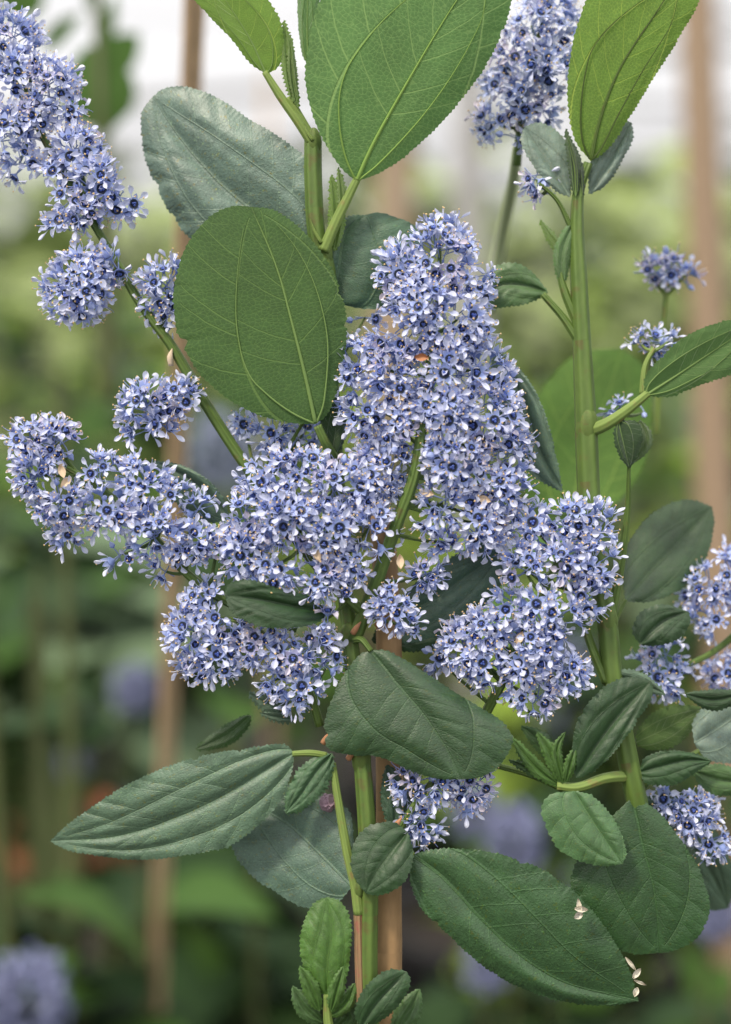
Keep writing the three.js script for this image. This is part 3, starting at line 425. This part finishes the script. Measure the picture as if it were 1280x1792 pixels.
put('side_stem', stemTube([[1062, 1195, -30], [1035, 1130, -40], [1015, 1070, -44]], [9, 8, 7]), M.stem, right);
put('side_stem', stemTube([[1020, 1400, -30], [940, 1360, -40], [870, 1340, -50]], [6, 6, 5]), M.stem, right);
for (const [m, h, c, zz] of [[[[985, 1370], [965, 1320], [940, 1280]], 13, GREEN.young, 6], [[[985, 1372], [975, 1310], [990, 1280]], 9, GREEN.young, 10], [[[980, 1375], [940, 1345], [895, 1290]], 13, GREEN.young, 0], [[[990, 1370], [1000, 1330], [1008, 1305]], 10, GREEN.young, 12], [[[965, 1370], [925, 1345], [890, 1330]], 9, GREEN.mid, -6], [[[975, 1340], [950, 1300], [912, 1270]], 16, GREEN.mid, -20]]) oval(right, m, h, { rgb: c, z: [zz, zz + 6, zz], teeth: 1, quilt: 3 });
leaf(right, { label: 'matt green leaf below the right node', rgb: [.075, .17, .06], mid: [[1005, 1384], [1030, 1425], [1060, 1470], [1090, 1512]], L: [[965, 1390], [950, 1412], [962, 1462], [1000, 1500], [1055, 1515]], R: [[1035, 1392], [1068, 1425], [1090, 1465], [1096, 1495]], z: [12, 26, 20], zl: -8, zr: -8, quilt: 4, ven: 1, seed: 43 });
leaf(right, { label: 'large dark hanging leaf at the lower right', rgb: GREEN.upper, mid: [[1106, 1396], [1125, 1480], [1145, 1560], [1155, 1668]], L: [[1080, 1420], [1030, 1475], [998, 1540], [1010, 1595], [1055, 1645], [1105, 1668]], R: [[1140, 1412], [1190, 1465], [1228, 1530], [1242, 1590], [1225, 1635], [1190, 1660]], z: [-20, -10, -40], zl: -10, zr: -10, quilt: 4, ven: 0, seed: 44 });
leaf(right, { label: 'lighter leaf behind the large dark hanging one', rgb: GREEN.pale, mid: [[1120, 1395], [1185, 1450], [1240, 1520], [1275, 1590]], L: [[1150, 1440], [1200, 1520], [1240, 1590]], R: [[1160, 1395], [1220, 1420], [1268, 1480], [1285, 1540]], z: [-60, -170, -240], quilt: 4, ven: 1 });
leaf(right, { label: 'flat dark leaf right of the stem node', rgb: GREEN.upper, mid: [[1118, 1352], [1160, 1340], [1205, 1330], [1246, 1332]], L: [[1130, 1370], [1180, 1372], [1220, 1350]], R: [[1130, 1325], [1175, 1314], [1220, 1320]], z: [-20, -20, -30], quilt: 4 });
oval(right, [[1112, 1300], [1165, 1275], [1230, 1240]], 34, { side: 'under', rgb: GREEN.under, z: [-80, -90, -110], rib: false });
oval(right, [[1060, 1180], [1110, 1190], [1165, 1215]], 16, { rgb: GREEN.pale, z: [-30, -30, -30], quilt: 3 });
for (const [x, y, z, a, b] of [[1028, 750, -39, 20.5, 40], [1107, 1362, -31, 19, 30], [1064, 1092, -38, 18.6, 34]]) put('node', nodeShape(x, y, z, a, b), M.node, right);
flowerCluster(right, { label: 'flower spray leaning left, bright at its tip, beside the middle head', seed: 50, budget: 150, axis: [[850, 1250, -20], [885, 1180, -6], [910, 1110, 6], [950, 1040, 12], [975, 985, 14], [1000, 930, 0]], axisR: [9, 9, 8, 7, 6, 4], clear: [[945, 1045, 975, 985, 13], [890, 1160, 905, 1125, 12], [852, 1245, 872, 1210, 12]], mat: M.stem,
  umbels: [[1000, 915, 0, 43], [1035, 930, 0, 43], [935, 925, -6, 37], [905, 975, 0, 30], [1040, 990, 10, 43], [990, 985, 26, 37], [920, 1000, 16, 43], [1030, 1045, 8, 33], [940, 1060, 30, 37], [985, 1080, 26, 39], [890, 1060, 12, 32], [855, 1100, 8, 37], [805, 1130, 0, 37], [920, 1120, 30, 37], [765, 1150, -40, 22], [960, 1135, 26, 41], [845, 1160, 10, 41], [990, 1180, 14, 37], [910, 1170, 24, 33], [940, 1215, 14, 37], [880, 1190, 10, 26], [945, 1255, 6, 22]] });
flowerCluster(right, { label: 'flower head at the top edge beside the pale leaf', seed: 51, budget: 60, axis: [[905, 290, -170], [912, 220, -154], [930, 130, -150], [950, 30, -150]], axisR: [8, 7, 5, 3], old: .18, mat: M.stem, umbels: [[930, 45, -140, 46], [985, 50, -146, 40], [905, 100, -136, 40], [960, 110, -130, 46], [965, 170, -134, 34], [915, 170, -130, 42], [870, 150, -146, 24], [865, 215, -138, 32], [900, 225, -130, 32], [950, 190, -134, 30], [960, 10, -150, 36]] });
put('side_stem', stemTube([[856, 540, -900], [876, 430, -760], [896, 330, -480], [906, 260, -180]], [15, 14, 12, 9]), M.stemFaint, right);
flowerCluster(right, { label: 'tiny flower tuft on the grey leaf', seed: 52, budget: 8, axis: [[1000, 400, -50], [975, 350, -46], [945, 322, -40]], axisR: [5, 4, 3], old: .1, umbels: [[938, 312, -70, 22], [945, 340, -76, 8]] });
flowerCluster(right, { label: 'small tuft above the folded right leaf', seed: 53, budget: 10, axis: [[1125, 690, -30], [1130, 640, -36], [1145, 610, -40]], axisR: [6, 5, 4], old: .35, mat: M.stemPale, umbels: [[1140, 598, -104, 24], [1172, 595, -108, 20], [1120, 600, -110, 12]] });
flowerCluster(right, { label: 'soft flower tuft near the post at the right', seed: 56, budget: 12, axis: [[1150, 760, -260], [1158, 600, -250], [1168, 500, -240]], axisR: [7, 6, 5], old: .3, mat: M.stemPale, umbels: [[1140, 478, -240, 26], [1172, 468, -236, 30], [1200, 482, -240, 24]] });
flowerCluster(right, { label: 'small tuft behind the right node', seed: 54, budget: 8, axis: [[1080, 740, -40], [1095, 725, -40]], axisR: [4, 3], old: .35, umbels: [[1085, 715, -114, 18], [1125, 722, -120, 16]] });

// ------------------------------------------------------------------ the shoot cut by the right edge
const edge = thing('flowering_sprig', 'sprig with soft blue flower balls entering at the right edge', 'sprig', P(1300, 1300, -60));
put('stem', stemTube([[1330, 1180, -150], [1270, 1270, -140], [1225, 1318, -110], [1150, 1350, -76], [1112, 1390, -70]], [10, 10, 9, 9, 8]), M.stem, edge);
put('stem', stemTube([[1320, 1080, -160], [1250, 1140, -156], [1190, 1170, -130]], [7, 6, 5]), M.stem, edge);
flowerCluster(edge, { label: 'large flower ball cut by the right edge', seed: 60, budget: 60, umbels: [[1240, 1030, -160, 46], [1275, 1010, -166, 46], [1250, 1085, -156, 40], [1285, 1070, -156, 40], [1210, 1020, -170, 24], [1270, 1180, -160, 34]] });
flowerCluster(edge, { label: 'smaller flower ball left of the large one', seed: 61, budget: 40, umbels: [[1165, 1150, -126, 40], [1150, 1185, -120, 32], [1185, 1195, -120, 34], [1130, 1165, -134, 20]] });
flowerCluster(edge, { label: 'curved flower tuft above the hanging leaf', seed: 62, budget: 40, umbels: [[1180, 1400, -84, 34], [1215, 1425, -84, 38], [1240, 1470, -86, 32], [1160, 1400, -90, 20]] });
oval(edge, [[1295, 1215], [1250, 1225], [1200, 1215]], 18, { rgb: GREEN.dark, z: [-20, -20, -20], quilt: 3 });
leaf(edge, { label: 'pale leaf cut by the right edge', rgb: GREEN.grey, mid: [[1215, 1300], [1250, 1280], [1320, 1230]], L: [[1215, 1260], [1250, 1225], [1300, 1205]], R: [[1240, 1330], [1290, 1330], [1320, 1290]], z: [-70, -80, -90], quilt: 4 });
oval(edge, [[1215, 1350], [1260, 1365], [1320, 1370]], 26, { rgb: GREEN.mid, z: [-60, -60, -60], quilt: 3 });

// ------------------------------------------------------------------ loose things
const cane = single('bamboo_cane', stemTube([[682, 2400, -50], [681, 1900, -46], [680, 1600, -46], [682, 1330, -46], [680, 1090, -46], [668, 900, -80]], [25, 25, 24, 24, 23, 23], { radial: 18, wob: .08 }), M.cane, 'tan bamboo cane close behind the middle stem', 'cane', P(682, 2400, -50));
function fleck(label, parts) {
  const list = parts.map(([x, y, z, l, w, a]) => patch(5, 3, (t, s) => { const q = s * w * .7 * Math.sin(Math.PI * Math.min(1, t * .9 + .08)), p = P(x + Math.cos(a) * t * l * .8 - Math.sin(a) * q, y + Math.sin(a) * t * l * .8 + Math.cos(a) * q, z + 4 * Math.sin(3 * t) + 6 * s * s + 7 * (hash2(Math.round(t * 5), Math.round(s * 3), Math.round(x)) - .5)); return [p.x, p.y, p.z]; }, () => [1, 1, 1]));
  single('fallen_petal', mergeGeometries(list), M.white, label, 'petal', P(parts[0][0], parts[0][1], parts[0][2]), null);
}
fleck('white crumpled petal lying on the middle of the lower right leaf', [[1016, 1602, 30, 38, 7, -1.7], [1006, 1590, 32, 30, 8, .1], [1020, 1598, 34, 22, 9, 2.6]]);
fleck('white crumpled petal hanging at the tip of the lower right leaf', [[1095, 1675, 0, 38, 5, .9], [1108, 1712, 0, 28, 8, -.9], [1116, 1728, 2, 22, 8, 1.9], [1110, 1715, 2, 30, 4, .4]]);

// ------------------------------------------------------------------ out of focus: canes, frame, plants in pots
function caneFar(label, x0, y0, x1, y1, d, w, m, name = 'bamboo_cane', cat = 'cane', d1 = d) {
  const a = Q(x0, y0, d), b = Q(x1, y1, d1), r = w / 2 * PX * d / D;
  const dir = b.clone().sub(a).normalize(), foot = a.clone().addScaledVector(dir, a.y / -dir.y);
  return single(name, tube([foot, a.clone().lerp(foot, .5), a, b], [r, r, r, r * .9], { seg: 3, radial: 12 }), m, label, cat, foot);
}
caneFar('blurred orange cane rising behind the left sprays, from the lower left to the top edge', 292, 1300, 343, -60, .62, 30, M.caneWarm, 'bamboo_cane', 'cane', .42);
caneFar('short thin blurred cane beside the upper stem', 471, 300, 470, 130, 2.4, 14, M.caneWarm);
caneFar('thick blurred post along the right edge', 1246, 700, 1218, -60, 1.1, 74, M.canePost, 'wooden_post', 'post');
caneFar('brown blurred post behind the big top leaf', 690, 420, 700, 60, 2.6, 74, M.canePale, 'wooden_post', 'post');
caneFar('grey blurred upright behind the big top leaf', 822, 420, 826, -60, 3.0, 60, M.post, 'metal_post', 'post');
{
  const f = thing('greenhouse_frame', 'blurred dark roof bars of the growing tunnel against the white light', 'greenhouse', Q(330, 150, 3));
  const bar = (x0, y0, x1, y1, d, w) => put('roof_bar', tube([Q(x0, y0, d), Q((x0 + x1) / 2, (y0 + y1) / 2 + 3, d), Q(x1, y1, d)], [w / 2 * PX * d / D], { seg: 2, radial: 8 }), M.metal, f);
  bar(-200, 215, 1500, 60, 3, 20); bar(-200, 20, 1500, 40, 3.4, 7); bar(-200, 250, 1500, 235, 4, 9); bar(900, 170, 1500, 200, 3, 14); bar(980, 0, 1500, 30, 2.6, 14);
}

const LEAFSHAPE = (() => { const g = patch(6, 4, (t, s) => { const w = .42 * Math.pow(Math.sin(Math.PI * Math.pow(t, .8)), .8); return [s * w, .12 * Math.sin(Math.PI * t) + .1 * s * s * w - .25 * t * t, t]; }, () => [1, 1, 1]); g.deleteAttribute('color'); return g; })();
const farMats = [[.14, .22, .03], [.045, .1, .018], [.02, .046, .014], [.12, .18, .1], [.2, .3, .04], [.27, .34, .13]].map(c => new THREE.MeshPhysicalMaterial({ color: new THREE.Color().setRGB(...c), roughness: .8, specularIntensity: .4, side: THREE.DoubleSide }));
const farPetal = [std([.17, .19, .32]), std([.2, .235, .33])];
function farPlant(label, x, z, h, o = {}) {
  const { spread = .16, n = 90, mats: ms = [0, 1, 2], blooms = 3, pot = true, seed = 1, group, low = .15, ls = .055, red = false } = o, R = rng(seed);
  const t = thing('potted_shrub', label, 'shrub', V(x, 0, z), group), potH = .17;
  if (pot) {
    const p = put('pot', new THREE.LatheGeometry([[.0, 0], [.075, 0], [.1, .145], [.112, .145], [.114, .172], [.1, .172], [.095, .15], [0, .15]].map(q => new THREE.Vector2(...q)), 20).translate(x, 0, z), red ? M.pot : M.potDark, t);
    put('soil', new THREE.CircleGeometry(.096, 16).rotateX(-Math.PI / 2).translate(x, .155, z), M.soil, p);
  }
  const stems = [], sp = [];
  for (let k = 0; k < 5; k++) { const a = R() * 6.28, q = spread * (.3 + .6 * R()), hh = h * (.75 + .25 * R()); const pts = [V(x, .15, z), V(x + Math.cos(a) * q * .5, hh * .5, z + Math.sin(a) * q * .5), V(x + Math.cos(a) * q, hh, z + Math.sin(a) * q)]; sp.push(new THREE.CatmullRomCurve3(pts)); put('stem', tube(pts, [.005, .004, .002], { seg: 3, radial: 6 }), M.stemDark, t); }
  ms.forEach((mi, q) => {
    const list = [];
    for (let k = 0; k < n / ms.length; k++) {
      const c = sp[Math.floor(R() * 5)], u = low + (1 - low) * R(), p = c.getPointAt(Math.min(1, u)), a = R() * 6.28, s = ls * (.6 + .8 * R());
      list.push(LEAFSHAPE.clone().applyMatrix4(new THREE.Matrix4().compose(p, new THREE.Quaternion().setFromEuler(new THREE.Euler(-.5 + R() * .9, a, (R() - .5) * .9, 'YXZ')), V(s, s, s))));
    }
    const m = put('foliage', mergeGeometries(list), farMats[mi], t); m.userData.kind = 'stuff';
  });
  for (let k = 0; k < blooms; k++) {
    const c = sp[k % 5], p = c.getPointAt(.8 + .2 * R()), list = [];
    for (let i = 0; i < 60; i++) { const d = V(R() - .5, R() - .5, R() - .5).normalize(), v = p.clone().add(V(d.x * .018, d.y * .03, d.z * .018)); list.push(new THREE.TetrahedronGeometry(.0045, 0).rotateX(R() * 6).rotateY(R() * 6).translate(v.x, v.y, v.z)); }
    const m = put('flower_cluster', mergeGeometries(list), farPetal[k % 2], t); m.userData.kind = 'stuff';
  }
  return t;
}
const FP = [
  ['blurred shrub with a large pale blue blossom in the lower left corner', -.121, -.63, .70, { seed: 3, blooms: 0, mats: [2, 1, 2], spread: .05, n: 40, ls: .07, mats: [2, 1, 2], low: .55 }],
  ['blurred dark shrub low behind the long greyish leaf', -.06, -.82, .70, { seed: 5, mats: [2, 1, 2], blooms: 1, spread: .1, n: 80, ls: .06, low: .5 }],
  ['blurred olive shrub left of the hanging flower spray', -.19, -1.0, .84, { seed: 4, blooms: 2, mats: [1, 2, 3], n: 90, spread: .13, ls: .06, low: .86 }],
  ['blurred shrub with bluish blossoms behind the lower right leaf', .075, -.8, .665, { seed: 7, mats: [1, 2, 2], blooms: 4, spread: .07, n: 90 }],
  ['blurred dark shrub in the lower right corner', .15, -.74, .64, { seed: 8, mats: [2, 2, 1], blooms: 0, spread: .1, n: 110 }],
  ['blurred dark shrub by the thick post at the right edge', .2, -1.05, .80, { seed: 10, mats: [2, 1, 2], blooms: 1, spread: .1, n: 120 }],
  ['blurred yellow-green shrub left of the long flower spray', -.3, -1.3, .82, { seed: 6, mats: [0, 1, 1], blooms: 1, n: 120, low: .65 }],
  ['blurred bright green shrub behind the right stem', .13, -1.25, .88, { seed: 9, mats: [0, 4, 1], blooms: 0, n: 120 }],
];
FP.push(['blurred shrub in a dull red clay pot at the lower left', -.39, -2.1, .75, { seed: 15, mats: [1, 0, 2], blooms: 0, n: 60, low: .7, red: true }]);
const made = FP.map(f => farPlant(...f));
function blossom(t, x, y, d, r, k) {                             // a far flower head: hundreds of specks in a ball on a thin stalk
  const list = [], c = Q(x, y, d), R = rng(x + y), q = r * PX * d / D;
  for (let i = 0; i < 260; i++) { const a = V(R() - .5, R() - .5, R() - .5).normalize().multiplyScalar(q * (.6 + .5 * R())), s = q * .2; list.push(new THREE.TetrahedronGeometry(s, 0).rotateX(R() * 6).rotateY(R() * 6).translate(c.x + a.x, c.y + a.y * 1.2, c.z + a.z)); }
  const m = put('flower_cluster', mergeGeometries(list), farPetal[k], t); m.userData.kind = 'stuff';
  put('flower_stalk', tube([V(t.position.x, .3, t.position.z), c.clone().lerp(V(t.position.x, .3, t.position.z), .4), c], [.002, .002, .0015], { seg: 3, radial: 5 }), M.stemDark, t);
}
blossom(made[0], 50, 1745, .6, 70, 0); blossom(made[2], 235, 1205, .9, 36, 0); blossom(made[3], 900, 1470, .74, 50, 0); blossom(made[3], 830, 1420, .76, 40, 0); blossom(made[3], 850, 1690, .7, 40, 0); blossom(made[4], 1245, 1590, .68, 46, 0); blossom(made[6], 390, 790, 1.0, 60, 1); blossom(made[2], 130, 1330, 1.0, 26, 0);
{ // a tall neighbour whose tip shows at the upper left
  const t = farPlant('tall blurred shrub whose dark leaves stand against the white light at the upper left', -.12, -.66, .9, { seed: 12, n: 40, mats: [1, 2], blooms: 0, low: .1, spread: .08 });
  const big = (pts, w) => { const [a, b] = pts, A = Q(...a), B = Q(...b), d = B.clone().sub(A), l = d.length(), m = new THREE.Matrix4().lookAt(V(0, 0, 0), d.clone().negate(), camBack); put('leaf', LEAFSHAPE.clone().applyMatrix4(new THREE.Matrix4().makeScale(w * 2.4 * l, l * .5, l)).applyMatrix4(m).translate(A.x, A.y, A.z), farMats[1], t); };
  big([[190, 235, .6], [150, 70, .6]], .4); big([[175, 130, .6], [243, 55, .6]], .36); big([[75, 90, .6], [140, 20, .6]], .18); big([[20, 40, .6], [60, -60, .6]], .4); big([[185, 90, .62], [200, -20, .62]], .12); big([[160, 20, .6], [170, -60, .6]], .2);
  put('stem', tube([Q(190, 700, .62), Q(185, 400, .61), Q(178, 200, .6), Q(172, 40, .6), Q(165, -60, .6)], [.004, .004, .003, .002, .0015], { seg: 4, radial: 6 }), M.stemDark, t);
}
// rows of potted plants farther back, which run together into one green band
let row = 0;
for (const [z, h, n] of [[-1.75, .78, 6], [-2.3, .82, 7], [-3.1, .86, 9]])
  for (let k = 0; k < n; k++) farPlant('blurred potted shrub in the green rows farther back', (k - (n - 1) / 2 + (row % 2 ? .25 : 0)) * .24 * (1 + row * .12), z - .1 * hash2(k, row, 3), h * (.85 + .25 * hash2(k, row, 1)), { seed: 100 + row * 20 + k, n: 110, mats: [[0, 1, 4], [0, 3, 1], [1, 0, 2]][k % 3], blooms: k % 3, group: 'potted shrubs in rows farther back', spread: .2, low: row === 0 && k < 2 ? .75 : .38 }), k === n - 1 && row++;
{ // far mass of greenery up to the horizon
  const R = rng(77), list = [];
  for (let k = 0; k < 6000; k++) { const z = -4 - R() * 14, x = (R() - .5) * -z * 1.6, s = .12 + R() * .1; list.push(LEAFSHAPE.clone().applyMatrix4(new THREE.Matrix4().compose(V(x, Math.pow(R(), 1.2) * 1.12, z), new THREE.Quaternion().setFromEuler(new THREE.Euler(-.6 + R(), R() * 6.28, R() - .5)), V(s, s, s)))); }
  const o = new THREE.Mesh(mergeGeometries(list), farMats[5]); o.name = 'foliage'; o.castShadow = o.receiveShadow = true; tag(o, 'far green mass of nursery plants below the white light', 'foliage', null, 'stuff'); scene.add(o);
}
console.log(JSON.stringify(counts));
renderer.render(scene, camera);
